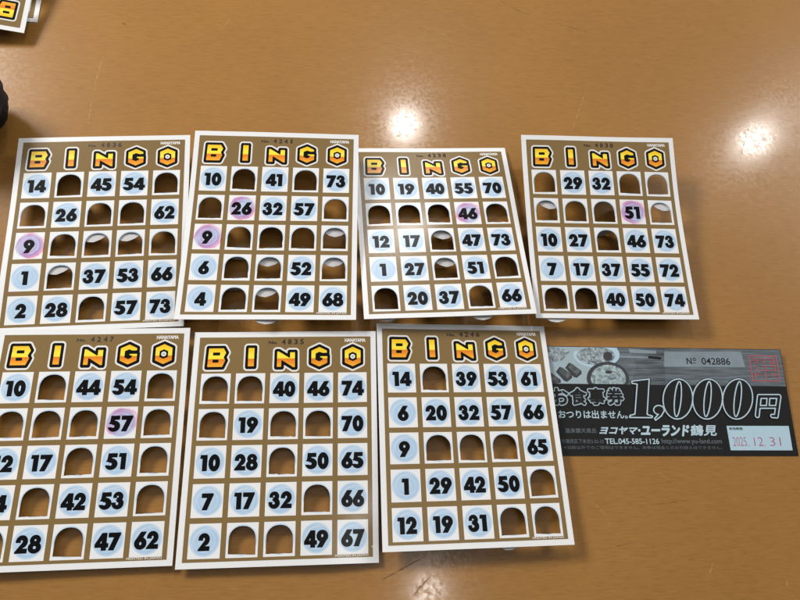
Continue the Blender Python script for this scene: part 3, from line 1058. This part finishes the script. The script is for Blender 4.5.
    for k, colm in enumerate(('ヨコヤ', 'マユー', 'ランド')):
        for j, ch in enumerate(colm):
            x0 = b - .0017 - (k + 1) * cw
            chh = (d - c - .0034) / 3
            y1 = d - .0017 - j * chh
            if ch == 'ー':
                V, T = text_fit('|', x0 + cw * .42, x0 + cw * .58, y1 - chh * .9, y1 - chh * .1)
            else:
                V, T = text_fit(ch, x0 + cw * .1, x0 + cw * .9, y1 - chh * .9, y1 - chh * .1, .012)
            mb.flat(V, T, Z4, K_RED)
    mb.build('red_seal', root, warp)
    # 1,000 yen in outlined figures
    def px8(pts): return [tl(600 + x / 8, 370 + y / 8) for x, y in pts]
    st = .00035
    gx0, gx1, gy0, gy1 = tl(625, 420)[0] - .004, .0, tl(690, 423)[1] - .002, tl(690, 374)[1]
    X, Y = grid_field(gx0, gx1, gy0, gy1, st)
    one = poly_sdf(px8([(275, 92), (415, 75), (387, 358), (430, 372), (425, 384), (246, 382), (250, 366), (290, 356), (318, 116), (278, 110)]), X, Y)
    def ellpx(cx, cy, rx, ry, sh):
        pts = []
        for k in range(40):
            t = -k * 2 * math.pi / 40
            dx, dy = rx * math.cos(t), ry * math.sin(t)
            pts.append((cx + dx - sh * dy, cy + dy))
        return poly_sdf(px8(pts), X, Y)
    comma = np.minimum(ellpx(482, 322, 42, 36, 0), poly_sdf(px8([(510, 300), (526, 322), (500, 370), (452, 405), (444, 392), (480, 352)]), X, Y))
    zeros = [np.maximum(ellpx(635 + k, 235, 117, 160, .06), -ellpx(635 + k, 235, 26, 140, .12)) for k in (0, 234, 470)]
    def p46(x, y): return tl(670 + x / 4.615, 340 + y / 4.615)
    def capx(p, q, r):
        (ax, ay), (bx, by) = p46(*p), p46(*q)
        return cap(ax, ay, bx, by, r, X, Y)
    yen = capx((412, 262), (402, 350), .0014)
    for p, q, r in (((412, 262), (500, 262), .0014), ((500, 262), (488, 352), .0014), ((488, 352), (470, 352), .0012), ((410, 310), (492, 310), .0010), ((453, 262), (450, 308), .0010)):
        yen = np.minimum(yen, capx(p, q, r))
    figs = [one, comma] + zeros + [yen]
    mb = MB()
    for f in figs:
        V, T = tri_fill(contour(f - .0009, gx0, gy0, st, .00006)); mb.flat(V, T, Z5 + .0002 if f is not one else Z5 + .0002, K_BLACK)
    for f in figs:
        V, T = tri_fill(contour(np.abs(f) - .00042, gx0, gy0, st, .00005)); mb.flat(V, T, Z5 + .0003, K_CYAN)
    mb.build('price_figures', root, warp)
    # 'meal ticket' heading: black characters on a pale outline
    mb = MB()
    for k, ch in enumerate('お食事券'):
        x0 = 553.5 + k * 18.3
        for g, z, m in ((.00165, .0002, K_BLACK), (.00115, .00025, K_CYAN), (.00072, .0003, K_BLACK), (.00056, .00035, K_CYAN), (.00040, .0004, K_BLACK)):
            thick(mb, ch, x0 + 1.2, x0 + 16.4, 389, 404.6, Z5 + z, m, g)
    mb.build('heading', root, warp)
    mb = MB()
    write(mb, 'おつりは出ません。', 560, 629, 410.5, 418.8, Z3, K_CYAN, .016)
    mb.build('no_change_line', root, warp)
    mb = MB()
    thick(mb, 'ヨコヤマ', 600, 636, 427.0, 434.2, Z3, K_CYAN, .00022, .45)
    thick(mb, '・', 639.3, 640.9, 429.6, 431.4, Z3, K_CYAN, .0003)
    thick(mb, 'ユーランド', 641.5, 688, 425.6, 435.8, Z3, K_CYAN, .00042, .25)
    thick(mb, '鶴見', 690, 716, 425.2, 435.6, Z3, K_CYAN, .00020, .25)
    mb.build('shop_name', root, warp)
    mb = MB()
    write(mb, '温泉露天風呂', 566, 597, 428.5, 433.2, Z3, K_GREY, .01)
    write(mb, '市鶴見区下末吉2-25-23', 562, 604, 439.2, 443.6, Z3, K_GREY, .005)
    write(mb, 'TEL.045-585-1126', 605.5, 659.5, 438.6, 444.2, Z3, K_CYAN, .016)
    write(mb, 'http://www.yu-land.com', 662, 722, 438.8, 445, Z3, K_GREY, .012)
    write(mb, '※当館以外でのご使用はできません。本券は現金とのお引換えはできません。', 564, 722, 446.0, 449.4, Z3, K_GREY, .0)
    mb.build('small_print', root, warp)
    # date label
    mb = MB()
    area(mb, dense(pxpoly([(727, 426), (788.3, 426), (792.3, 450.4), (730.6, 450.4)])[::-1], .006), Z2, K_LABEL)
    dl = mb.build('date_label', root, warp)
    mb = MB()
    write(mb, '有効期限', 729.3, 743, 427.4, 430.2, Z3, K_BLACK, .02)
    mb.build('label_caption', dl, warp)
    mb = MB()
    for s, x0, x1 in (('2025', 733, 746.5), ('.', 748.6, 749.6), ('12', 754, 763), ('.', 764.8, 765.8), ('31', 769.5, 780.5)):
        y0 = 445.0 if s == '.' else 437.2
        write(mb, s, x0, x1, y0, 446, Z3, K_RUBY, -.012)
    mb.build('stamped_date', dl, warp)
    return root
make_ticket()

# ------------------------------------------------------------------ black pouch at the left edge
def make_pouch():
    root = bpy.data.objects.new('black_pouch', None)
    COL.objects.link(root)
    root.location = (-0.2955, 0.297, 0)
    root.rotation_euler = (0, 0, 0.15)
    tag(root, 'black soft fabric pouch at the left edge of the table', 'pouch')
    A, B, Hh = 0.060, 0.027, 0.050
    rng = random.Random(4)
    nu, nv = 56, 26
    def sp(c, e): return math.copysign(abs(c) ** e, c)
    v = []
    for j in range(nv + 1):
        ph = -math.pi / 2 + math.pi * j / nv
        for i in range(nu):
            th = 2 * math.pi * i / nu
            e1, e2 = 0.65, 0.55
            x = A * sp(math.cos(ph), e1) * sp(math.cos(th), e2)
            y = B * sp(math.cos(ph), e1) * sp(math.sin(th), e2)
            z = Hh / 2 * (1 + sp(math.sin(ph), e1))
            wr = 0.0022 * math.sin(7 * th + 3 * z / Hh) * math.cos(ph) + 0.0012 * math.sin(13 * th - 9 * z / Hh)
            v.append((x * (1 + wr / A), y * (1 + wr / B), z + 0.0006))
    f = []
    for j in range(nv):
        for i in range(nu):
            a, b = j * nu + i, j * nu + (i + 1) % nu
            f.append((a, b, b + nu, a + nu))
    mb = MB(); mb.raw(v, f, M_FABRIC)
    mb.build('pouch_body', root, None, True)
    # seam piping round the middle
    ring, fr = [], []
    n = 72
    for i in range(n):
        th = 2 * math.pi * i / n
        x, y = A * 1.012 * sp(math.cos(th), .55), B * 1.02 * sp(math.sin(th), .55)
        nx, ny = math.cos(th), math.sin(th)
        for k in range(6):
            a = k * math.pi / 3
            ring.append((x + .0014 * math.cos(a) * nx, y + .0014 * math.cos(a) * ny, Hh * .56 + .0014 * math.sin(a)))
    for i in range(n):
        for k in range(6):
            a, b = i * 6 + k, i * 6 + (k + 1) % 6
            c, d = ((i + 1) % n) * 6 + (k + 1) % 6, ((i + 1) % n) * 6 + k
            fr.append((a, d, c, b))
    mb = MB(); mb.raw(ring, fr, M_FABRIC)
    mb.build('seam_piping', root, None, True)
make_pouch()
